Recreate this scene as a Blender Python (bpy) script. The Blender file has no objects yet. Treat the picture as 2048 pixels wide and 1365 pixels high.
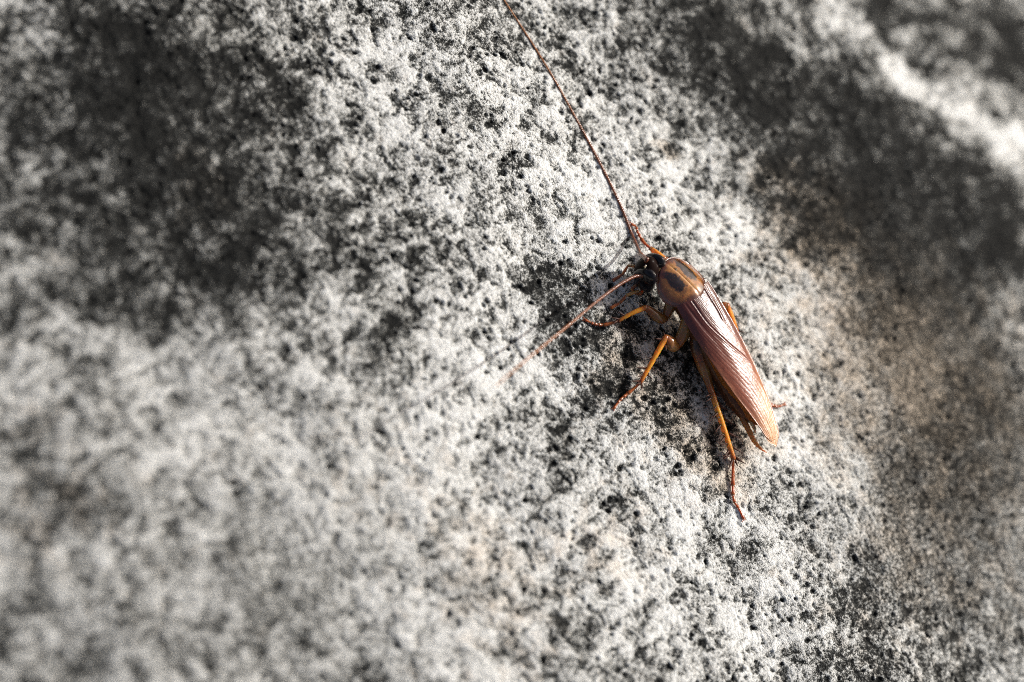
import bpy, bmesh, math, random
import numpy as np
from math import radians

# ------------------------------------------------------------------ camera, sky, sun, exposure
scn = bpy.context.scene
COL = scn.collection
MM = 0.001
ELEV = radians(58); DIST = 0.53; LENS = 100.0; SENSOR = 36.0; ROCK_R = 0.85
FWD = np.array([0, math.cos(ELEV), -math.sin(ELEV)])
U0 = np.array([0, math.sin(ELEV), math.cos(ELEV)]); R0 = np.array([1.0, 0, 0])
RA, RB = 0.86, 0.51
_k = math.hypot(RA, RB); RA /= _k; RB /= _k
CR = RA * U0 + RB * R0                     # camera right
CU = RB * U0 - RA * R0                     # camera up
CAM = -FWD * DIST

from mathutils import Matrix
cd = bpy.data.cameras.new('camera'); cam = bpy.data.objects.new('camera', cd); COL.objects.link(cam)
cd.lens = LENS; cd.sensor_width = SENSOR; cd.sensor_fit = 'HORIZONTAL'
cd.clip_start = 0.01; cd.clip_end = 50.0
m = Matrix.Identity(4)
for i in range(3):
    m[i][0] = CR[i]; m[i][1] = CU[i]; m[i][2] = -FWD[i]; m[i][3] = CAM[i]
cam.matrix_world = m
cd.dof.use_dof = True
cd.dof.focus_distance = 0.5435
cd.dof.aperture_fstop = 5.6
cd.dof.aperture_blades = 9
scn.camera = cam

SUN_ELEV = radians(38)
SUN_AZ = radians(80)                      # direction towards the sun, from +X counter-clockwise
w = bpy.data.worlds.new('World'); scn.world = w; w.use_nodes = True
nt = w.node_tree
sky = nt.nodes.new('ShaderNodeTexSky'); sky.sky_type = 'NISHITA'; sky.sun_disc = False
sky.dust_density = 7.0; sky.ozone_density = 0.0; sky.air_density = 0.7; sky.sun_elevation = SUN_ELEV; sky.sun_rotation = radians(90) - SUN_AZ
nt.links.new(sky.outputs[0], nt.nodes['Background'].inputs['Color'])
nt.nodes['Background'].inputs['Strength'].default_value = 0.125
sd = bpy.data.lights.new('sun', 'SUN'); sun = bpy.data.objects.new('sun', sd); COL.objects.link(sun)
sd.energy = 4.2; sd.angle = radians(1.6); sd.color = (1.0, 0.985, 0.95)
from mathutils import Vector
ldir = Vector((math.cos(SUN_ELEV) * math.cos(SUN_AZ), math.cos(SUN_ELEV) * math.sin(SUN_AZ), math.sin(SUN_ELEV)))
sun.rotation_euler = ldir.to_track_quat('Z', 'Y').to_euler()
sun.location = ldir * 2
vs = scn.view_settings
vs.view_transform = 'Standard'; vs.look = 'None'; vs.gamma = 1.0; vs.exposure = -0.05
vs.use_curve_mapping = False
scn.cycles.filter_width = 1.0
scn.cycles.use_denoising = False

# ------------------------------------------------------------------ helpers
rng = np.random.default_rng(11)
PERM = np.concatenate([rng.permutation(512)] * 3)
GA = rng.uniform(0, 2 * np.pi, 512); GX = np.cos(GA); GY = np.sin(GA)

def perlin(x, y, seed=0):
    x = np.asarray(x, float) + seed * 17.31; y = np.asarray(y, float) + seed * 9.77
    xi = np.floor(x).astype(np.int64); yi = np.floor(y).astype(np.int64)
    xf = x - xi; yf = y - yi
    u = xf * xf * xf * (xf * (xf * 6 - 15) + 10); v = yf * yf * yf * (yf * (yf * 6 - 15) + 10)
    xi &= 511; yi &= 511
    x1 = (xi + 1) & 511; y1 = (yi + 1) & 511
    def g(a, b, dx, dy):
        h = PERM[PERM[a] + b]
        return GX[h] * dx + GY[h] * dy
    n00 = g(xi, yi, xf, yf); n10 = g(x1, yi, xf - 1, yf)
    n01 = g(xi, y1, xf, yf - 1); n11 = g(x1, y1, xf - 1, yf - 1)
    a = n00 + u * (n10 - n00); b = n01 + u * (n11 - n01)
    return (a + v * (b - a)) * 1.6

def sstep(a, b, x):
    t = np.clip((x - a) / (b - a), 0, 1); return t * t * (3 - 2 * t)

def rock_low(x, y):                        # broad form of the boulder, mm
    z = -(y * y) / (2000 * np.where(np.asarray(y) > 0, ROCK_R, 1.3))
    z = z + 1.3 * perlin(x / 42, y / 42, 3) + 0.55 * perlin(x / 15, y / 15, 5)
    return z

def P(px, py, h=0.0):
    """point (mm) standing h mm above the rock, found along the sight line of a photograph pixel"""
    d = FWD + CR * ((px - 1024) / 2048 * SENSOR / LENS) + CU * ((682.5 - py) / 2048 * SENSOR / LENS)
    c = CAM * 1000; t = DIST * 1000
    for _ in range(30):
        p = c + d * t
        e = p[2] - float(rock_low(p[0], p[1])) - h
        n = np.array([0, max(p[1], 0) / (ROCK_R * 1000), 1.0]); t -= e / np.dot(n, d)
    return c + d * t

def px_of(p):
    q = np.asarray(p) - CAM * 1000; z = q @ FWD
    return np.stack([1024 + 2048 * LENS / SENSOR * (q @ CR) / z, 682.5 - 2048 * LENS / SENSOR * (q @ CU) / z], -1)

def curve(t, xs, ys):
    """smooth hermite interpolation of a table"""
    xs = np.asarray(xs, float); ys = np.asarray(ys, float); t = np.clip(np.asarray(t, float), xs[0], xs[-1])
    mt = np.gradient(ys, xs)
    i = np.clip(np.searchsorted(xs, t, side='right') - 1, 0, len(xs) - 2)
    hh = xs[i + 1] - xs[i]; u = (t - xs[i]) / hh
    return ((2*u**3-3*u**2+1)*ys[i] + (u**3-2*u**2+u)*hh*mt[i] + (-2*u**3+3*u**2)*ys[i+1] + (u**3-u**2)*hh*mt[i+1])

def spline(pts, n):
    """chord-length hermite through 3-D points, n samples, plus the parameter 0..1 of each"""
    pts = np.asarray(pts, float)
    L = np.concatenate([[0], np.cumsum(np.linalg.norm(np.diff(pts, axis=0), axis=1))])
    t = np.linspace(0, L[-1], n)
    return np.stack([curve(t, L, pts[:, k]) for k in range(pts.shape[1])], 1), t / L[-1], L / L[-1]

class MB:
    def __init__(self): self.v = []; self.f = []; self.c = []; self.m = []; self.n = 0
    def add(self, v, f, c, mat=0):
        v = np.asarray(v, float); c = np.asarray(c, float)
        if c.ndim == 1: c = np.tile(c, (len(v), 1))
        self.v.append(v); self.c.append(c)
        self.f += [tuple(i + self.n for i in q) for q in f]; self.m += [mat] * len(f); self.n += len(v)
    def grid(self, g, c, mat=0, wrap=False):
        """g: (nu, nv, 3) sheet"""
        nu, nv = g.shape[:2]
        f = []
        for i in range(nu - 1):
            for j in range(nv if wrap else nv - 1):
                k = (j + 1) % nv
                f.append((i*nv+j, i*nv+k, (i+1)*nv+k, (i+1)*nv+j))
        self.add(g.reshape(-1, 3), f, np.asarray(c).reshape(-1, 3) if np.ndim(c) > 1 else c, mat)
    def tube(self, pts, rad, col, n=24, seg=12, flat=1.0, ref=(0, 0, 1), mat=0, cap=True, ripple=0.0, rip_n=0):
        """tapered limb; rad and col are tables along the points; flat squashes across ref"""
        p, t, L = spline(pts, n)
        rad = np.asarray(rad, float)
        r = np.maximum(curve(t, np.linspace(0, 1, len(rad)) if len(rad) != len(L) else L, rad), 0.01)
        if ripple: r = r * (1 + ripple * np.abs(np.sin(np.pi * rip_n * t)) - ripple / 2)
        col = np.asarray(col, float)
        if col.ndim == 1: cc = np.tile(col, (n, 1))
        else: cc = np.stack([np.interp(t, np.linspace(0, 1, len(col)), col[:, k]) for k in range(3)], 1)
        tan = np.gradient(p, axis=0); tan /= np.linalg.norm(tan, axis=1)[:, None]
        ref = np.asarray(ref, float)
        verts = []; cols = []
        if cap:                                        # rounded ends
            e0 = p[0] - tan[0] * r[0] * 0.5; e1 = p[-1] + tan[-1] * r[-1] * 0.5
            P_ = [e0, *p, e1]; R_ = [r[0] * 0.55, *r, r[-1] * 0.55]; T_ = [tan[0], *tan, tan[-1]]; C_ = [cc[0], *cc, cc[-1]]
        else: P_, R_, T_, C_ = list(p), list(r), list(tan), list(cc)
        for q, rr, tg, c in zip(P_, R_, T_, C_):
            b = np.cross(tg, ref); b /= max(np.linalg.norm(b), 1e-6); a = np.cross(b, tg)
            for k in range(seg):
                th = 2 * np.pi * k / seg
                verts.append(q + rr * (math.cos(th) * b + flat * math.sin(th) * a)); cols.append(c)
        f = []; N = len(P_)
        for i in range(N - 1):
            for k in range(seg):
                k2 = (k + 1) % seg
                f.append((i*seg+k, i*seg+k2, (i+1)*seg+k2, (i+1)*seg+k))
        f.append(tuple(range(seg))[::-1]); f.append(tuple(range((N-1)*seg, N*seg)))
        self.add(verts, f, cols, mat)
    def spine(self, a, b, r, col, mat=0):
        self.tube([a, (np.asarray(a)*2+b)/3 , b], [r, r * 0.75, 0.015], col, n=4, seg=6, mat=mat, cap=False)
    def blob(self, c, ax, col, nu=16, nv=20, mat=0, fn=None):
        """ellipsoid with half-axes ax (3 vectors); fn(local unit pos)->scale"""
        g = np.zeros((nu, nv, 3)); lo = np.zeros((nu, nv, 3))
        for i in range(nu):
            a = math.pi * (i + 0.02) / (nu - 0.96)
            for j in range(nv):
                b = 2 * math.pi * j / nv
                lo[i, j] = (math.cos(a), math.sin(a) * math.cos(b), math.sin(a) * math.sin(b))
        q = lo if fn is None else fn(lo)
        g = c + q[..., :1] * ax[0] + q[..., 1:2] * ax[1] + q[..., 2:] * ax[2]
        cc = col(lo) if callable(col) else np.tile(np.asarray(col, float), (nu, nv, 1))
        self.grid(g, cc, mat, wrap=True)
    def build(self, name, mats, parent=None, origin=(0, 0, 0), solid=0.0):
        v = (np.concatenate(self.v) - np.asarray(origin)) * MM
        c = np.concatenate(self.c)
        me = bpy.data.meshes.new(name); me.from_pydata(v.tolist(), [], self.f)
        at = me.color_attributes.new('hue', 'FLOAT_COLOR', 'POINT')
        at.data.foreach_set('color', np.concatenate([c, np.ones((len(c), 1))], 1).astype(np.float32).ravel())
        for mt in mats: me.materials.append(mt)
        me.polygons.foreach_set('material_index', self.m)
        me.polygons.foreach_set('use_smooth', [True] * len(self.f))
        me.update()
        if not solid:                                  # every closed piece faces outwards
            bm = bmesh.new(); bm.from_mesh(me); bmesh.ops.recalc_face_normals(bm, faces=bm.faces[:]); bm.to_mesh(me); bm.free()
        o = bpy.data.objects.new(name, me); COL.objects.link(o)
        if parent: o.parent = parent
        if solid:
            md = o.modifiers.new('thickness', 'SOLIDIFY'); md.thickness = solid * MM; md.offset = -1
        return o

# ------------------------------------------------------------------ materials
def new_mat(name):
    mt = bpy.data.materials.new(name); mt.use_nodes = True
    n = mt.node_tree; b = n.nodes['Principled BSDF']
    return mt, n, b

def chitin(name, rough=0.28, coat=0.4, sss=0.0, trans=0.0, spec=0.5, grain=0.15, grain_scale=2600, bump=0.06):
    mt, n, b = new_mat(name)
    L = n.links.new
    at = n.nodes.new('ShaderNodeAttribute'); at.attribute_name = 'hue'
    tc = n.nodes.new('ShaderNodeTexCoord')
    nz = n.nodes.new('ShaderNodeTexNoise'); nz.inputs['Scale'].default_value = grain_scale; nz.inputs['Detail'].default_value = 4
    L(tc.outputs['Object'], nz.inputs['Vector'])
    mr = n.nodes.new('ShaderNodeMapRange'); mr.inputs['To Min'].default_value = 1 - grain * 2; mr.inputs['To Max'].default_value = 1 + grain * 2
    L(nz.outputs['Fac'], mr.inputs['Value'])
    mx = n.nodes.new('ShaderNodeVectorMath'); mx.operation = 'MULTIPLY'
    L(at.outputs['Color'], mx.inputs[0]); L(mr.outputs[0], mx.inputs[1])
    L(mx.outputs[0], b.inputs['Base Color'])
    rr = n.nodes.new('ShaderNodeMapRange'); rr.inputs['To Min'].default_value = rough * 0.7; rr.inputs['To Max'].default_value = rough * 1.35
    L(nz.outputs['Fac'], rr.inputs['Value']); L(rr.outputs[0], b.inputs['Roughness'])
    bp = n.nodes.new('ShaderNodeBump'); bp.inputs['Strength'].default_value = bump; bp.inputs['Distance'].default_value = 0.0002
    L(nz.outputs['Fac'], bp.inputs['Height']); L(bp.outputs[0], b.inputs['Normal'])
    b.inputs['Specular IOR Level'].default_value = spec
    b.inputs['Coat Weight'].default_value = coat; b.inputs['Coat Roughness'].default_value = rough * 0.6
    if sss:
        b.inputs['Subsurface Weight'].default_value = sss
        b.inputs['Subsurface Radius'].default_value = (1.0, 0.35, 0.08); b.inputs['Subsurface Scale'].default_value = 0.0012
    if trans:
        tr = n.nodes.new('ShaderNodeBsdfTranslucent'); L(mx.outputs[0], tr.inputs['Color'])
        ms = n.nodes.new('ShaderNodeMixShader'); ms.inputs[0].default_value = trans
        L(b.outputs[0], ms.inputs[1]); L(tr.outputs[0], ms.inputs[2])
        L(ms.outputs[0], n.nodes['Material Output'].inputs['Surface'])
    return mt

M_LEG = chitin('amber chitin', 0.22, 0.5, sss=0.6, trans=0.3)
M_BODY = chitin('dark chitin', 0.30, 0.1, spec=0.22, sss=0.0)
M_EYE = chitin('eye black', 0.10, 0.12, spec=0.25, grain=0.05, bump=0.02)
M_SHIELD = chitin('pronotum chitin', 0.15, 0.9, sss=0.25, grain=0.22, grain_scale=1500, bump=0.12)
M_WING = chitin('forewing chitin', 0.30, 0.40, spec=0.75, trans=0.25, grain=0.10, grain_scale=4200, bump=0.14)
M_MEMB = chitin('hindwing membrane', 0.30, 0.2, trans=0.5, grain=0.1)
M_SPINE = chitin('spine chitin', 0.5, 0.0, spec=0.25, grain=0.1)
M_HEAD = chitin('glossy black head chitin', 0.22, 0.0, spec=0.03, grain=0.1, bump=0.02)
M_ANT = chitin('antenna chitin', 0.22, 0.5, grain=0.2)

def rock_material():
    mt, n, b = new_mat('pitted limestone with lichen crust')
    L = n.links.new; N = n.nodes.new
    def math_(op, a, bb, clamp=False):
        q = N('ShaderNodeMath'); q.operation = op; q.use_clamp = clamp
        for i, s in enumerate((a, bb)):
            if isinstance(s, (int, float)): q.inputs[i].default_value = s
            else: L(s, q.inputs[i])
        return q.outputs[0]
    tone = N('ShaderNodeAttribute'); tone.attribute_name = 'tone'
    warm = N('ShaderNodeAttribute'); warm.attribute_name = 'warm'
    tc = N('ShaderNodeTexCoord')
    def noise(scale, det, rough=0.6):
        q = N('ShaderNodeTexNoise'); q.inputs['Scale'].default_value = scale; q.inputs['Detail'].default_value = det
        q.inputs['Roughness'].default_value = rough; L(tc.outputs['Object'], q.inputs['Vector']); return q.outputs['Fac']
    n1 = noise(1250, 3, 0.6); n4 = noise(2300, 3, 0.6); n2 = noise(4600, 3, 0.6); n3 = noise(260, 3)
    v = math_('ADD', tone.outputs['Fac'], math_('MULTIPLY', math_('SUBTRACT', n1, 0.5), 0.85))
    v = math_('ADD', v, math_('MULTIPLY', math_('SUBTRACT', n4, 0.5), 0.95))
    v = math_('ADD', v, math_('MULTIPLY', math_('SUBTRACT', n2, 0.5), 0.85))
    cr = N('ShaderNodeValToRGB'); L(v, cr.inputs[0])
    el = cr.color_ramp.elements
    stops = [(0.10, (0.007, 0.0074, 0.0070)), (0.33, (0.028, 0.029, 0.0275)), (0.44, (0.085, 0.087, 0.081)),
             (0.54, (0.29, 0.293, 0.276)), (0.66, (0.50, 0.505, 0.482)), (0.97, (0.76, 0.77, 0.745))]
    el[0].position, el[0].color = stops[0][0], (*stops[0][1], 1)
    el[1].position, el[1].color = stops[-1][0], (*stops[-1][1], 1)
    for p, c in stops[1:-1]:
        e = el.new(p); e.color = (*c, 1)
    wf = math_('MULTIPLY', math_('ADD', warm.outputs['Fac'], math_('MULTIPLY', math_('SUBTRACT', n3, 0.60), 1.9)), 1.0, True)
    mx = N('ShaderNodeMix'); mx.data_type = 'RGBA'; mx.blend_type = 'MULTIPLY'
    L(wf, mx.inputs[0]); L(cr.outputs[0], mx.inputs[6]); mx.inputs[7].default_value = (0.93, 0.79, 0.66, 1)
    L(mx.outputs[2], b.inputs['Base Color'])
    b.inputs['Roughness'].default_value = 0.82; b.inputs['Specular IOR Level'].default_value = 0.12
    hh = math_('ADD', math_('ADD', math_('MULTIPLY', n1, 1.0), math_('MULTIPLY', n4, 0.7)), math_('MULTIPLY', n2, 0.4))
    bp = N('ShaderNodeBump'); bp.inputs['Strength'].default_value = 0.8; bp.inputs['Distance'].default_value = 0.0004
    L(hh, bp.inputs['Height']); L(bp.outputs[0], b.inputs['Normal'])
    return mt

# ------------------------------------------------------------------ the rock
def axis(*spans):
    out = [spans[0][0]]
    for a, b, s in spans:
        k = max(1, int(round((b - a) / s))); out += list(a + (b - a) * np.arange(1, k + 1) / k)
    return np.array(out)

gx = axis((-165, -95, 0.6), (-95, 92, 0.25), (92, 180, 0.6))
gy = axis((-180, -60, 0.6), (-60, -22, 0.34), (-22, 62, 0.24), (62, 120, 0.42), (120, 330, 0.9))
X, Y = np.meshgrid(gx, gy)                 # shape (ny, nx)
low = rock_low(X, Y)
wx = X + 0.9 * perlin(X / 3.1, Y / 3.1, 21); wy = Y + 0.9 * perlin(X / 3.1, Y / 3.1, 22)
d4 = perlin(wx / 5.0, wy / 5.0, 7); d2 = perlin(wx / 2.3, wy / 2.3, 8); d1 = perlin(wx / 1.05, wy / 1.05, 9); d05 = perlin(X / 0.5, Y / 0.5, 10)
d = 0.66 * d4 + 0.74 * d2 + 0.70 * d1 + 0.50 * d05
# solution pits
pit = np.zeros_like(X)
npit = 42000
cxs = rng.uniform(gx[0], gx[-1], npit); cys = rng.uniform(gy[0], gy[-1], npit)
keep = perlin(cxs / 7, cys / 7, 31) + 0.5 * perlin(cxs / 2.4, cys / 2.4, 32) + rng.uniform(-0.35, 0.35, npit) > 0.05
rs = 0.22 + 0.52 * rng.random(npit) ** 2.6
for cx, cy, r, kp in zip(cxs, cys, rs, keep):
    if not kp: continue
    i0, i1 = np.searchsorted(gx, (cx - 1.5 * r, cx + 1.5 * r)); j0, j1 = np.searchsorted(gy, (cy - 1.5 * r, cy + 1.5 * r))
    if i1 - i0 < 2 or j1 - j0 < 2: continue
    q = np.hypot((wx[j0:j1, i0:i1] - X[j0:j1, i0:i1]) * 0.4 + X[j0:j1, i0:i1] - cx, (wy[j0:j1, i0:i1] - Y[j0:j1, i0:i1]) * 0.4 + Y[j0:j1, i0:i1] - cy) / r
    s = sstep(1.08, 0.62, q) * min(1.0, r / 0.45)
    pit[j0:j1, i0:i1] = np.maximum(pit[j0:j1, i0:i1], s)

# lichen and weathering patches, plus painted shadow tone and tint by the insect: centre (found on the rock), radius mm, strength
def stains_and_shade(lst):
    out = np.zeros_like(X)
    qx = X + 5 * perlin(X / 14, Y / 14, 41) + 2.2 * perlin(X / 5, Y / 5, 43); qy = Y + 5 * perlin(X / 14, Y / 14, 42) + 2.2 * perlin(X / 5, Y / 5, 44)
    for px, py, r, s in lst:
        c = P(px, py)
        out += s * np.exp(-(((qx - c[0]) ** 2 + (qy - c[1]) ** 2) / (r * r)) ** 1.3)
    return out
tone_low = stains_and_shade([
    (400, 250, 28, -.32), (230, 60, 22, -.16), (90, 400, 22, -.18), (500, 500, 15, -.16), (330, 560, 14, -.12),
    (1400, 60, 17, -.30), (1590, 190, 20, -.36), (1740, 400, 24, -.30), (1990, 430, 16, -.40), (1850, 330, 12, -.2), (2000, 800, 18, -.06),
    (1960, 1120, 28, -.14), (1800, 1280, 20, -.08), (1120, 590, 7, -.18), (1180, 690, 9, -.20), (1000, 40, 14, -.12),
    (1270, 860, 10, -.08), (1330, 760, 10, -.04), (800, 450, 10, -.10), (60, 1250, 12, -.10), (760, 700, 9, -.10),  # just left of the insect: dark rock plus its shadow painted in
    (1760, 20, 14, -.2), (2040, 60, 24, -.16), (1850, 650, 28, -.12), (1720, 1000, 18, -.08), (1900, 850, 20, -.06), (1380, 700, 14, -.04), (1450, 930, 7, -.05), (1650, 330, 16, -.14),  # beside body and tail: cast shadow deepened in the rock tone
    (1100, 290, 20, .10), (1190, 440, 12, .20), (1550, 560, 15, .10), (1470, 470, 12, .02), (300, 1020, 34, -.07), (720, 1080, 28, -.06), (1150, 1250, 20, -.05), (1800, 130, 6, .26), (1860, 185, 6, .26), (2030, 300, 8, .20),
    (1960, 260, 7, .24), (1910, 220, 5, .2), (1750, 100, 5, .3), (1690, 10, 7, .28), (2030, 110, 18, -.20), (1880, 40, 16, -.12), (600, 900, 26, .07), (900, 1150, 26, .10),
    (1000, 760, 9, .26), (1610, 900, 15, .18), (1270, 920, 7, .26), (1280, 1180, 16, .16), (1550, 1240, 16, .10),
    (450, 950, 22, .06), (690, 230, 9, .12), (850, 860, 12, .12), (1650, 640, 8, .12), (1440, 1000, 8, .16)])
warm = stains_and_shade([(1700, 560, 24, .6), (1780, 800, 24, .5), (1930, 700, 24, .5), (1620, 430, 14, .5), (1950, 1000, 26, .5), (1800, 1200, 20, .3), (1000, 1180, 16, .45),
               (1330, 300, 3, .9), (400, 410, 8, .4), (1230, 1100, 10, .4), (1390, 780, 16, .8), (1290, 680, 12, .6), (1450, 900, 9, .6), (100, 1000, 14, .35), (780, 940, 16, .2)])  # around the insect's legs: warm fill light of its shadow painted as tint
tone_low = np.clip(tone_low, -0.45, 0.20)
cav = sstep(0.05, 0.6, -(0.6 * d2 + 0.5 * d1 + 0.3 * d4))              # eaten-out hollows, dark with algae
Z = low + 0.22 * d4 + 0.10 * d2 + 0.07 * d1 + 0.06 * d05 - 0.45 * pit - 0.22 * cav
calm = np.clip(stains_and_shade([(1780, 620, 26, .75), (1900, 850, 26, .75), (1780, 1050, 22, .5), (2000, 1100, 24, .5), (350, 1020, 34, .35), (720, 1120, 30, .3), (300, 230, 26, .25)]), 0, 0.75)
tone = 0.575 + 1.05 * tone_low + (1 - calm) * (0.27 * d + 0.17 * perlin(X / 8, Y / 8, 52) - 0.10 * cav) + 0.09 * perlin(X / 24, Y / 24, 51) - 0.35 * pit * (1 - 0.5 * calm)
ny, nx = X.shape
co = np.stack([X, Y, Z], -1).reshape(-1, 3).astype(np.float32) * MM
me = bpy.data.meshes.new('rock')
nf = (ny - 1) * (nx - 1)
ii = (np.arange(ny - 1)[:, None] * nx + np.arange(nx - 1)[None]).ravel()
quads = np.stack([ii, ii + 1, ii + nx + 1, ii + nx], 1).astype(np.int32)
me.vertices.add(len(co)); me.vertices.foreach_set('co', co.ravel())
me.loops.add(nf * 4); me.loops.foreach_set('vertex_index', quads.ravel())
me.polygons.add(nf); me.polygons.foreach_set('loop_start', np.arange(0, nf * 4, 4, dtype=np.int32))
me.polygons.foreach_set('use_smooth', np.ones(nf, bool))
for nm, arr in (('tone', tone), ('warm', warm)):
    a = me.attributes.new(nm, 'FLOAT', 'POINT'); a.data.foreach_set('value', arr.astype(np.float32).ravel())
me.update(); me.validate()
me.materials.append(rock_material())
rock = bpy.data.objects.new('rock', me); COL.objects.link(rock)
rock['kind'] = 'structure'; rock['label'] = 'weathered grey limestone rock face with pale lichen crust and dark pits'; rock['category'] = 'rock'

def ground(x, y):
    i = min(max(np.searchsorted(gx, x), 1), nx - 1); j = min(max(np.searchsorted(gy, y), 1), ny - 1)
    return float(Z[j, i])

# ------------------------------------------------------------------ the cockroach
O = P(1400, 590, 9.0)                       # rear middle of the pronotum, mm
TAIL = P(1553, 884, 5.8)
A = O - TAIL; BODY_L = np.linalg.norm(A); A /= BODY_L
_n = np.array([0, O[1] / (ROCK_R * 1000), 1.0])
S = np.cross(_n, A); S /= np.linalg.norm(S)  # towards the insect's left side
N = np.cross(A, S)
FOOT = P(1400, 690, 0)
root = bpy.data.objects.new('cockroach', None); COL.objects.link(root)
root.location = FOOT * MM; root.empty_display_size = 0.01
root['label'] = 'glossy reddish brown winged cockroach with long antennae clinging to the grey rock'; root['category'] = 'insect'
def B(t, s, n): return O - A * t + S * s + N * n
def build(mb, name, mats, parent=root, solid=0.0): return mb.build(name, mats, parent, FOOT, solid)

AMBER = (0.94, 0.38, 0.035); RUST = (0.40, 0.105, 0.018); TAN = (0.44, 0.22, 0.07); DARK = (0.035, 0.012, 0.006); SPINE = (0.05, 0.014, 0.006)
body = MB()
# abdomen and thorax, one lofted trunk with segment steps
ts = np.linspace(-7.0, 27.5, 140); sg = 36
hw = curve(ts, [-7, -5, -2, 2, 8, 14, 19, 23, 26, 27.5], [1.6, 2.8, 3.6, 3.8, 3.7, 3.6, 3.5, 3.0, 1.7, 0.4])
ct = curve(ts, [-7, -3, 2, 10, 18, 27.5], [-4.1, -3.7, -3.5, -3.5, -3.6, -3.2])
ht = curve(ts, [-7, -3, 2, 10, 18, 24, 27.5], [1.4, 2.1, 2.5, 2.6, 2.5, 1.9, 0.35])
seg_ph = np.mod((ts + 1.0) / 2.9, 1.0)
stepk = 1 + np.where(ts > 1, 0.035 * (seg_ph - 0.5), 0) - np.where((ts > 1) & (seg_ph > 0.92), 0.05, 0)
g = np.zeros((len(ts), sg, 3)); gc = np.zeros((len(ts), sg, 3))
for i, t in enumerate(ts):
    for j in range(sg):
        th = 2 * math.pi * j / sg; c, s_ = math.cos(th), math.sin(th)
        g[i, j] = B(t, hw[i] * stepk[i] * math.copysign(abs(c) ** 0.85, c), ct[i] + ht[i] * stepk[i] * s_)
        k = 0.5 + 0.5 * seg_ph[i]
        gc[i, j] = np.array((0.085, 0.028, 0.010)) * (0.6 + 0.6 * k) if t > 0 else np.array((0.16, 0.075, 0.03))
body.grid(g, gc, 1, wrap=True)

# forebody is turned a little to the left and tilted nose down
yaw = radians(10); pit_ = radians(16)
A1 = A * math.cos(yaw) + S * math.sin(yaw); S1 = S * math.cos(yaw) - A * math.sin(yaw)
PA = A1 * math.cos(pit_) - N * math.sin(pit_); PN = N * math.cos(pit_) + A1 * math.sin(pit_); PS = S1

# head: L vertex to mouth, W to its left, F out of the face
HC = P(1293, 543, 4.6)
hy = radians(22)
A2 = A * math.cos(hy) + S * math.sin(hy); S2 = S * math.cos(hy) - A * math.sin(hy)
HL = -A2 * 0.52 - N * 0.86; HL /= np.linalg.norm(HL); HW = S2; HF = np.cross(HW, HL); HF /= np.linalg.norm(HF)
if np.dot(HF, A2) < 0: HF = -HF
def head_fn(q):
    l = q[..., 0]
    r = q.copy()
    wsc = 0.80 + 0.24 * sstep(-1, -0.1, l) - 0.46 * sstep(0.1, 1.0, l)
    r[..., 1] *= wsc; r[..., 2] *= 0.92 + 0.12 * sstep(-1, 0, l) - 0.25 * sstep(0.2, 1, l)
    return r
def head_col(q):
    l = q[..., 0]; ww = q[..., 1]; ff = q[..., 2]
    k = sstep(0.05, 0.75, l)[..., None]
    base = (1 - k) * np.array((0.012, 0.007, 0.006)) + k * np.array((0.15, 0.05, 0.016))
    fm = (sstep(0.35, 0.0, np.abs(ww)) * sstep(0.2, 0.7, ff) * sstep(-.3, .3, l))[..., None]
    return base * (1 - 0.5 * fm) + fm * np.array((0.03, 0.01, 0.005))
body.blob(HC, (HL * 4.3, HW * 2.8, HF * 2.4), head_col, 60, 60, 3, head_fn)
hp = lambda l, w_, f_: HC + HL * l + HW * w_ + HF * f_
_hs = body.v[-1]                            # head capsule surface points
def head_at(px, py):
    """the point of the head capsule that shows at a photograph pixel"""
    d2_ = ((px_of(_hs) - np.array([px, py])) ** 2).sum(1)
    near = np.where(d2_ < d2_.min() + 9)[0]
    return _hs[near[np.argmin((_hs[near] - CAM * 1000) @ FWD)]]
# clypeus, labrum, mandible and cheek lobes
body.blob(hp(3.4, 0, 1.1), (HL * 1.3, HW * 1.15, HF * 0.75), (0.20, 0.07, 0.02), 14, 16, 0)
body.blob(hp(4.5, 0, 0.9), (HL * 0.8, HW * 0.8, HF * 0.5), (0.28, 0.095, 0.024), 12, 14, 0)
for sd_ in (1, -1):
    body.blob(hp(2.2, 1.45 * sd_, -0.3), (HL * 1.5, HW * 0.8, HF * 1.2), (0.22, 0.08, 0.024), 14, 16, 0)
    body.blob(hp(1.3, 1.75 * sd_, -1.2), (HL * 1.7, HW * 0.7, HF * 1.1), (0.24, 0.09, 0.028), 14, 16, 0)
body.tube([hp(-0.2, 0, -0.6), HC * 0.45 + B(-6.0, 0.5, -3.6) * 0.55 , B(-5.4, 0.6, -3.6)], [1.7, 1.9, 2.2], (0.16, 0.08, 0.03), n=12, seg=18, mat=0)

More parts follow.
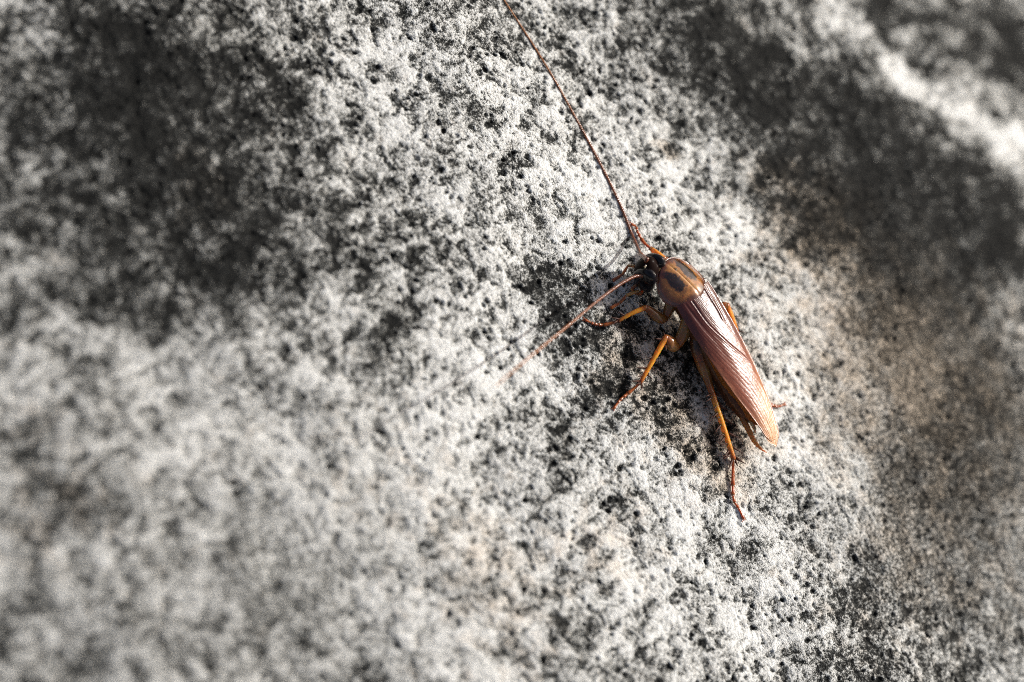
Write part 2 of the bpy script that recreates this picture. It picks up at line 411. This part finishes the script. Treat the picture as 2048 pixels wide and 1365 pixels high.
def leg(coxa, femur, tibia, tarsus, rc, rf, rt, shade=1.0, cox_col=TAN):
    """each argument a list of (px, py, h); joints are shared"""
    c = [P(*q) if len(q) == 3 else np.asarray(q[0]) for q in coxa]; f = [P(*q) for q in femur]; t = [P(*q) for q in tibia]; ta = [P(*q) for q in tarsus]
    k = lambda col: np.asarray(col) * shade
    rc, rf, rt = [np.asarray(q) * 1.12 for q in (rc, rf, rt)]
    body.tube(c, rc, [k(cox_col), k(cox_col), k(RUST)], n=18, seg=16, flat=0.75, ref=N, mat=0)
    body.tube([c[-1]] + f, rf, [k(RUST), k(TAN), k((0.30, 0.12, 0.03)), k(RUST)], n=22, seg=16, flat=0.8, ref=N, mat=0)
    body.tube([f[-1]] + t, rt, [k(RUST), k(AMBER), k(AMBER), k(AMBER), k(RUST)], n=22, seg=10, mat=0)
    # tarsus: five short joints, each a little flared at its end
    pts = [t[-1]] + ta
    full, _, _ = spline(pts, 41)
    for a, b, r in ((0, 17, 0.35), (17, 23, 0.32), (23, 28, 0.30), (28, 32, 0.28), (32, 40, 0.26)):
        sp = full[a:b + 1]
        body.tube(sp, [r * 0.72, r * 0.8, r * 1.12], [k(RUST), k((0.46, 0.13, 0.02)), k(RUST)], n=7, seg=8, mat=0)
    end = full[-1]; dr = full[-1] - full[-4]; dr /= np.linalg.norm(dr); sd2 = np.cross(dr, N); sd2 /= np.linalg.norm(sd2)
    for q in (1, -1):                       # two claws
        body.tube([end, end + dr * 0.35 + sd2 * 0.28 * q, end + dr * 0.6 + sd2 * 0.42 * q - N * 0.3], [0.12, 0.09, 0.03], k(RUST), n=6, seg=6, mat=0)
    return t, f

def px_spines(lst, off, sc, h, r=0.13, dh=0.5):
    for (x0, y0, x1, y1) in lst:
        a = P(off[0] + x0 / sc, off[1] + y0 / sc, h(off[1] + y0 / sc)); b = P(off[0] + x1 / sc, off[1] + y1 / sc, h(off[1] + y0 / sc) + dh); b = b + (b - a) * 0.15
        body.spine(a + (a - b) * 0.12, b, r * 2.2, SPINE, 2)

# left front leg
leg([(1349, 592, 5.6), (1342, 610, 4.4), (1332, 634, 2.9)], [(1322, 637, 3.0), (1308, 628, 3.4), (1292, 615, 3.7)],
    [(1268, 625, 3.0), (1237, 642, 1.6)], [(1222, 647, 1.0), (1208, 650, 0.6), (1192, 649, 0.45), (1180, 645, 0.4), (1170, 640, 0.3)],
    [1.35, 1.15, 0.8], [0.8, 0.95, 0.95, 0.5], [0.50, 0.40, 0.34], 0.8)
hl = lambda y: np.interp(y, [612, 642], [3.6, 1.6])
px_spines([(550, 335, 562, 362), (490, 355, 430, 318), (430, 385, 362, 368), (420, 405, 445, 425), (655, 262, 618, 232), (480, 372, 492, 395), (410, 400, 380, 425)], (1150, 560), 4.876, hl, 0.12)
px_spines([(715, 340, 712, 372), (735, 360, 735, 390), (760, 378, 762, 404)], (1150, 560), 4.876, lambda y: 2.8, 0.07, -0.3)
# left middle leg
leg([(1378, 640, 5.4), (1370, 662, 4.2), (1354, 690, 2.6)], [(1346, 692, 2.9), (1340, 684, 3.6), (1332, 674, 4.2)],
    [(1309, 716, 3.2), (1281, 765, 1.7)], [(1270, 776, 1.0), (1260, 784, 0.7), (1250, 792, 0.5), (1240, 801, 0.4), (1228, 817, 0.3)],
    [1.45, 1.25, 0.9], [0.9, 1.1, 1.1, 0.55], [0.55, 0.44, 0.36])
hl = lambda y: np.interp(y, [674, 765], [4.2, 1.7])
px_spines([(735, 835, 772, 882), (690, 860, 598, 855), (655, 935, 612, 946), (700, 925, 758, 968), (620, 990, 548, 990), (645, 1015, 656, 1088), (835, 580, 788, 575),
           (870, 545, 863, 508), (880, 640, 890, 690), (820, 685, 842, 692), (745, 765, 720, 758), (780, 750, 800, 785), (640, 1005, 600, 1020)], (1150, 560), 4.876, hl, 0.12)
px_spines([(885, 630, 880, 660), (900, 650, 905, 685), (870, 610, 855, 625)], (1150, 560), 4.876, lambda y: 3.0, 0.06, -0.3)
# left hind leg
leg([(1400, 668, 4.6), (1400, 690, 3.9), (1405, 722, 3.0)], [(1411, 742, 2.8), (1417, 765, 2.9), (1424, 786, 3.0)],
    [(1445, 850, 2.2), (1467, 918, 1.2)], [(1466, 950, 0.7), (1466, 975, 0.5), (1469, 1004, 0.4), (1478, 1018, 0.35), (1487, 1037, 0.3)],
    [1.8, 1.95, 1.5], [1.45, 1.2, 0.75, 0.6], [0.55, 0.50, 0.46], cox_col=(0.11, 0.045, 0.016))
hl = lambda y: np.interp(y, [786, 918], [3.0, 1.2])
px_spines([(255, 315, 335, 345), (295, 425, 375, 465), (325, 540, 420, 580), (355, 655, 440, 705), (395, 755, 470, 800), (235, 290, 203, 338), (240, 360, 193, 412),
           (268, 465, 214, 527), (298, 570, 247, 637), (335, 685, 288, 745), (345, 722, 286, 760), (362, 765, 328, 848), (180, 205, 138, 228), (195, 230, 142, 268),
           (385, 775, 408, 822), (300, 548, 250, 566), (245, 285, 270, 305), (225, 205, 262, 230), (330, 630, 275, 640), (280, 400, 225, 412)], (1380, 740), 4.264, hl, 0.15)
# right front leg, seen past the head
RC1 = B(-3.8, -2.4, -3.8)
leg([(RC1,), (RC1 + A * 2.0 - S * 1.0 - N * 1.0,)], [(1340, 528, 2.9), (1328, 519, 3.2)],
    [(1318, 511, 3.0), (1301, 497, 1.5)], [(1291, 489, 0.9), (1283, 479, 0.6), (1276, 466, 0.5), (1270, 452, 0.4), (1263, 449, 0.3)],
    [1.3, 0.8], [0.8, 0.9, 0.6], [0.60, 0.58, 0.40])
for q in ((1310, 504, 1301, 503, 2.0), (1317, 509, 1327, 497, 2.4), (1305, 500, 1306, 489, 1.9), (1304, 499, 1288, 502, 1.7)):
    body.spine(P(q[0], q[1], q[4]), P(q[2], q[3], q[4] + 0.5), 0.11, SPINE, 2)
# right middle leg: only its knee shows past the wing
RC2 = B(5.0, -2.4, -4.2)
leg([(RC2,), (RC2 - S * 1.6 - N * 1.2,)], [(1440, 618, 2.6), (1452, 610, 3.2)],
    [(1462, 634, 2.2), (1474, 664, 1.0)], [(1478, 680, 0.6), (1482, 690, 0.5), (1486, 700, 0.4), (1490, 708, 0.3)],
    [1.3, 0.9], [0.9, 1.0, 0.65], [0.62, 0.55, 0.36])
for q in ((1461, 617, 1471, 620, 2.8), (1464, 632, 1484, 634, 2.2), (1447, 607, 1443, 597, 3.0), (1478, 663, 1492, 666, 1.0), (1405, 558, 1416, 556, 4.0), (1416, 575, 1426, 574, 3.4)):
    body.spine(P(q[0], q[1], q[4]), P(q[2], q[3], q[4] + 0.4), 0.15, SPINE, 2)
# right hind leg: the tarsus tip shows beyond the wing edge
RC3 = B(9.0, -2.2, -4.4)
leg([(RC3,), (RC3 - S * 1.2 - A * 2.0 - N * 1.0,)], [(1480, 718, 2.2), (1496, 738, 2.6)],
    [(1512, 765, 1.9), (1526, 792, 1.0)], [(1534, 804, 0.6), (1544, 811, 0.5), (1553, 813, 0.4), (1561, 812, 0.35), (1569, 809, 0.3)],
    [1.3, 1.0], [1.1, 0.9, 0.55], [0.5, 0.45, 0.36])
cockroach_body = build(body, 'body', [M_LEG, M_BODY, M_SPINE, M_HEAD])

# eyes, ocelli, antenna sockets
for sd_ in (1, -1):
    e = MB()
    def eye_fn(q, sd_=sd_):
        r = q.copy(); r[..., 2] -= 0.35 * (q[..., 0] ** 2); return r
    e.blob(hp(-0.35, 1.9 * sd_, -0.5), (HL * 3.4, HW * 1.45 * sd_, HF * 2.35), (0.009, 0.008, 0.010), 28, 28, 0, eye_fn)
    build(e, 'eye', [M_EYE])
    so = MB(); so.blob(head_at(1293, 549) if sd_ > 0 else head_at(1291, 519), (HL * 0.75, HW * 0.62, HF * 0.42), (0.13, 0.035, 0.014), 14, 16); build(so, 'antenna_socket', [M_LEG])
    oc = MB(); oc.blob(head_at(1289, 536) if sd_ > 0 else hp(-0.6, -1.1, 1.7), (HL * 0.52, HW * 0.40, HF * 0.20), (0.42, 0.37, 0.27), 10, 12)
    build(oc, 'ocellus', [M_SHIELD])
# pronotum
pr = MB(); nr, na = 70, 150
rr = np.linspace(0.0, 1, nr)[:, None]; th = np.linspace(0, 2 * np.pi, na, endpoint=False)[None]
cs, sn = np.cos(th), np.sin(th)            # +cos = forward
ex = 2 / 2.35
ol = np.sign(cs) * np.abs(cs) ** ex; os_ = np.sign(sn) * np.abs(sn) ** ex
ly = rr * ol * 4.9 + 4.5; lx = rr * os_ * 5.25 * (1 - 0.16 * sstep(0.0, 1.0, rr * ol) + 0.02 * (rr * ol < 0))
dome = -0.100 * lx ** 2 - 0.014 * (ly - 3.0) ** 2 - 0.020 * np.clip(ly - 5.6, 0, None) ** 2 - 0.11 * np.clip(1.9 - ly, 0, None) ** 2
dome = dome - 0.25 * sstep(0.86, 0.97, rr) + 0.28 * sstep(0.955, 1.0, rr) + 0.05 * perlin(lx / 1.4, ly / 1.4, 61) * (1 - rr) - 0.10 * np.exp(-(lx / 0.22) ** 2) * sstep(1, .8, rr)
G = O + PA * (ly - 0.0)[..., None] + PS * lx[..., None] + PN * (dome + 0.15)[..., None]
nA = perlin(lx / 0.8, ly / 0.8, 62) * 0.5 + perlin(lx / 0.3, ly / 0.3, 63) * 0.25
ax_ = np.abs(lx)
tan_c = np.array((0.33, 0.135, 0.038)); bl = np.array((0.020, 0.011, 0.010)); rust_c = np.array((0.085, 0.018, 0.010))
mid_c = np.array((0.50, 0.25, 0.08))
kd = np.exp(-(((ax_ - 1.8) / 1.2) ** 2 + ((ly - 5.0) / 2.5) ** 2) ** 1.4 - 0.0)
kd = sstep(0.12, 0.62, kd + 0.55 * nA + 0.35 * np.exp(-((ax_ - 2.2) / 0.7) ** 2 - ((ly - 7.6) / 1.1) ** 2))
kmid = sstep(0.9, 0.2, ax_ + 0.3 * nA) * sstep(0.88, 0.7, rr)
krim = sstep(0.60, 0.95, rr + 0.14 * nA)
krear = sstep(1.7, 0.7, ly + 0.5 * nA) * sstep(0.3, 1.2, ax_)
kfront = sstep(7.4, 8.4, ly + 0.3 * nA) * sstep(0.5, 0.95, ax_)
C = np.tile(tan_c, (*lx.shape, 1)); 
def mixc(C, c, k): return C * (1 - k[..., None]) + c * k[..., None]
C = mixc(C, mid_c, kmid * 0.6); C = mixc(C, rust_c * 1.5, 0.55 * sstep(0.55, 0.9, kd + 0.5 * krim)); C = mixc(C, bl, kd); C = mixc(C, bl * 1.1, krear * 0.9); C = mixc(C, bl * 1.6, kfront * .8); C = mixc(C, rust_c, krim * 0.85)
line = np.exp(-(lx / 0.10) ** 2) * sstep(0.5, 0.25, ly / 7.5); C = mixc(C, rust_c, line * 0.8)
C *= (1 + 0.5 * nA + 0.25 * perlin(lx / 0.16, ly / 0.9, 64))[..., None]; C = np.clip(C, 0.004, 1)
pr.grid(G, C, 0, wrap=True)
build(pr, 'pronotum', [M_SHIELD], solid=0.22)

# forewings
def wing(mirror, dn, tl, name, tip_pale=1.0, skew=0.0):
    nu, nv = 300, 150
    u = np.linspace(0, 1, nu)[:, None]; v = np.linspace(0, 1, nv)[None]
    ttab = np.array([-3, 0, 5, 10, 15, 20, 25, 28, 30, 31.2]) / 31.2
    t1 = u * (tl + 1.2) - 1.2; tt = np.clip(t1 / tl, -3 / 31.2, 1)
    scs = curve(tt, ttab, [4.2, 4.5, 4.8, 5.2, 5.35, 5.0, 4.15, 3.3, 2.3, 0.7] if mirror else [4.5, 4.65, 4.65, 4.2, 3.7, 2.95, 1.95, 1.35, 0.95, 0.35])
    sin_ = curve(tt, ttab, [0.9, 0.35, -0.3, -1.0, -1.6, -1.7, -1.4, -1.0, -0.6, 0.2] if mirror else [0.9, 0.2, -1.4, -3.2, -4.4, -4.3, -3.5, -2.7, -1.9, -0.5])
    s = scs + (sin_ - scs) * v
    ridge = curve(tt, ttab, [-0.6, -0.25, 0.1, 0.1, -0.05, -0.25, -0.5, -0.7, -0.85, -0.95])
    nn = ridge - np.where(s * (-1 if mirror else 1) > 0, 0.078, 0.036) * s ** 2 - (0.15 if mirror else 0.35) * sstep(3.4, 5.0, np.abs(s)) + 0.05 * sstep(0.05, 0.0, v) + dn
    # veins: clavus bounded by a curved furrow, fans of long veins outside it
    fur = curve(tt, ttab, [0.62, 0.60, 0.52, 0.62, 0.86, 1.15, 1.3, 1.3, 1.3, 1.3])      # v position of the furrow
    dv = (v - fur) * np.abs(sin_ - scs)
    nn = nn - 0.13 * np.exp(-(dv / 0.16) ** 2) + 0.06 * np.exp(-((dv + 0.35) / 0.2) ** 2)
    ph_out = (v / np.maximum(fur, 0.4)) * 9.5 - 3.2 * sstep(0.12, 0.9, tt) * (1 - v * 0.4) + 0.16 * perlin(u * 9, v * 4, 71)
    rid_out = np.abs(np.sin(np.pi * ph_out)) ** 0.7
    amp_out = 0.024 * sstep(0.05, 0.30, tt) * sstep(0.05, 0.2, v)
    ph_in = (v - fur) * 15 + 0.2 * perlin(u * 12, v * 5, 72)
    rid_in = np.abs(np.sin(np.pi * ph_in)) ** 0.7
    inside = sstep(-0.02, 0.05, v - fur)
    nn = nn + (1 - inside) * amp_out * rid_out + inside * 0.016 * rid_in
    nn = nn - 0.10 * np.exp(-((v - 0.30 - 0.12 * tt) / 0.05) ** 2) * sstep(-0.05, 0.05, tt) * sstep(0.55, 0.1, tt)
    nn = nn + 0.035 * perlin(u * 8, v * 5, 73) + 0.012 * perlin(u * 60, v * 14, 74)
    sgn = -1 if mirror else 1
    ss = s * sgn + skew * tt
    G = O - A * t1[..., None] + S * ss[..., None] + N * nn[..., None]
    base = np.array((0.105, 0.022, 0.015)); mid = np.array((0.34, 0.100, 0.052)); tipc = np.array((0.78, 0.40, 0.17)); edge = np.array((0.46, 0.19, 0.09))
    k1 = sstep(0.10, 0.70, tt + 0.12 * v); k2 = sstep(0.60, 1.0, tt + 0.26 * (v - 0.5)) * tip_pale
    C = base + (mid - base) * k1[..., None]; C = mixc(C, tipc, k2)
    C = mixc(C, edge, 0.5 * sstep(0.12, 0.03, v) * sstep(0.2, 0.6, tt) + 0 * tt)
    vein = ((1 - inside) * (1 - rid_out) * sstep(0.05, .3, tt) + inside * (1 - rid_in) * 0.6)
    C = C * (1 - 0.35 * vein)[..., None] * (1 + 0.15 * perlin(u * 20, v * 9, 75))[..., None]
    wmb = MB(); wmb.grid(G if not mirror else G[:, ::-1], C if not mirror else C[:, ::-1])
    return build(wmb, name, [M_WING], solid=0.06)
wing(False, 0.0, BODY_L - 0.35, 'forewing')
wing(True, -0.22, BODY_L + 0.9, 'forewing', skew=0.2)

# folded hindwings and the abdomen tip below the forewings
hwm = MB()
u = np.linspace(0, 1, 60)[:, None]; v = np.linspace(0, 1, 24)[None]
t = 9 + u * 18.5 + 0 * v
s_hi = curve(t, [9, 15, 20, 25, 28], [3.9, 3.4, 2.7, 1.7, 1.0]); s_lo = curve(t, [9, 15, 20, 25, 28], [3.7, 3.5, 3.0, 2.0, 0.9])
n_hi = -1.1 + 0 * t; n_lo = curve(t, [9, 15, 20, 23, 28], [-2.0, -2.4, -2.9, -3.1, -1.7])
s_ = s_hi + (s_lo - s_hi) * v; n_ = n_hi + (n_lo - n_hi) * v + 0.10 * np.sin(v * 18 + u * 3)
hc = np.tile(np.array((0.50, 0.16, 0.022)), (60, 24, 1)) * (1 + 0.3 * perlin(u * 10, v * 6, 81))[..., None]
hwm.grid(O - A * t[..., None] + S * s_[..., None] + N * n_[..., None], hc)
build(hwm, 'hindwing', [M_MEMB], solid=0.05)
# cerci
ce = MB()
cp = [B(23.6, 1.9, -3.6), P(1499, 864, 2.7), P(1508, 882, 2.5), P(1521, 897, 2.4), P(1534, 906, 2.4)]
ce.tube(cp, [0.55, 0.52, 0.45, 0.30, 0.05], [(0.22, 0.07, 0.012), (0.5, 0.2, 0.03), (0.62, 0.28, 0.04), (0.6, 0.22, 0.03)], n=64, seg=12, ripple=0.20, rip_n=15)
build(ce, 'cercus', [M_LEG])
ce = MB()
cp = [B(24.0, 0.2, -3.4), P(1505, 848, 3.4), P(1509, 858, 3.3), P(1511, 867, 3.2)]
ce.tube(cp, [0.5, 0.45, 0.3, 0.06], [(0.2, 0.08, 0.02), (0.5, 0.38, 0.2), (0.5, 0.38, 0.2)], n=30, seg=10, ripple=0.15, rip_n=7)
build(ce, 'cercus', [M_LEG])

# antennae
def antenna(base, pts, rad, cols, n=900):
    a = MB()
    a.tube(base, [0.42, 0.5, 0.40], [(0.20, 0.05, 0.012), (0.16, 0.04, 0.012), (0.22, 0.07, 0.015)], n=12, seg=12)
    a.tube([base[-1]] + pts, rad, cols, n=n, seg=8, ripple=0.16, rip_n=n // 6)
    return build(a, 'antenna', [M_ANT])
ac = [(0.13, 0.034, 0.011), (0.19, 0.055, 0.014), (0.30, 0.10, 0.02), (0.36, 0.14, 0.03)]
# the right antenna comes down from the head and lies along the bumps of the rock
_ap = np.array([(1262, 465), (1245, 421), (1219, 365), (1190, 308), (1150, 234), (1110, 162), (1070, 96), (1035, 42), (1008, 0), (975, -55), (945, -105)], float)
_ap, _, _ = spline(_ap, 70)
_hh = []
for q in _ap:
    c = P(q[0], q[1], 0.2)
    i0, i1 = np.searchsorted(gx, (c[0] - 0.8, c[0] + 0.8)); j0, j1 = np.searchsorted(gy, (c[1] - 0.5, c[1] + 0.5))
    _hh.append(float((Z[j0:j1, i0:i1] - low[j0:j1, i0:i1]).max()))
_hh = np.convolve(np.pad(_hh, 4, mode='edge'), np.ones(9) / 9, 'valid') + 0.12
antenna([head_at(1291, 519), head_at(1291, 519) * 0.5 + P(1280, 508, 4.6) * 0.5, P(1280, 508, 4.6)],
        [P(1277, 500, 3.4), P(1270, 484, 1.7)] + [P(q[0], q[1], h) for q, h in zip(_ap, _hh)],
        list(np.interp(np.linspace(0, 1, 73), [0, .1, .35, .6, 1], [0.30, 0.28, 0.23, 0.17, 0.12])), ac)
antenna([head_at(1293, 549), head_at(1293, 549) * 0.5 + P(1284, 552, 6.8) * 0.5, P(1284, 552, 6.8)],
        [P(1272, 553, 7.0), P(1250, 563, 7.4), P(1220, 583, 7.6), P(1190, 606, 8.2), P(1150, 640, 9.5), P(1100, 681, 12), P(1060, 714, 14.5), P(1022, 746, 17), P(990, 774, 19)],
        [0.31] * 3 + [0.29, 0.27, 0.25, 0.22, 0.19, 0.15, 0.10], ac)
# palps
def palp(segs, name='palp'):
    q = MB()
    for (x0, y0, h0, x1, y1, h1, r, c) in segs:
        a, b = P(x0, y0, h0), P(x1, y1, h1)
        q.tube([a, a * 0.5 + b * 0.5, b], [r * 0.75, r, r * 1.05], c, n=10, seg=10)
    return build(q, name, [M_LEG])
pa, pb, pc = (0.55, 0.30, 0.09), (0.50, 0.17, 0.03), (0.32, 0.095, 0.02)
palp([(1283, 541, 4.2, 1278, 537, 4.0, .26, pb), (1279, 537, 4.0, 1264, 532, 3.4, .27, pa), (1264, 532, 3.4, 1256, 532, 3.2, .26, pa), (1256, 532, 3.2, 1245, 549, 2.4, .28, pb), (1245, 549, 2.4, 1227, 561, 1.3, .32, pc)])
palp([(1288, 579, 2.2, 1279, 590, 1.8, .28, pb), (1279, 590, 1.8, 1268, 586, 2.0, .26, pc), (1277, 582, 2.4, 1253, 591, 1.9, .30, pa), (1253, 591, 1.9, 1240, 606, 1.3, .29, pc), (1240, 606, 1.3, 1222, 616, .7, .31, pc)])
palp([(1276, 569, 2.6, 1264, 577, 2.0, .26, pc), (1268, 586, 2.0, 1264, 580, 1.9, .26, pb)])
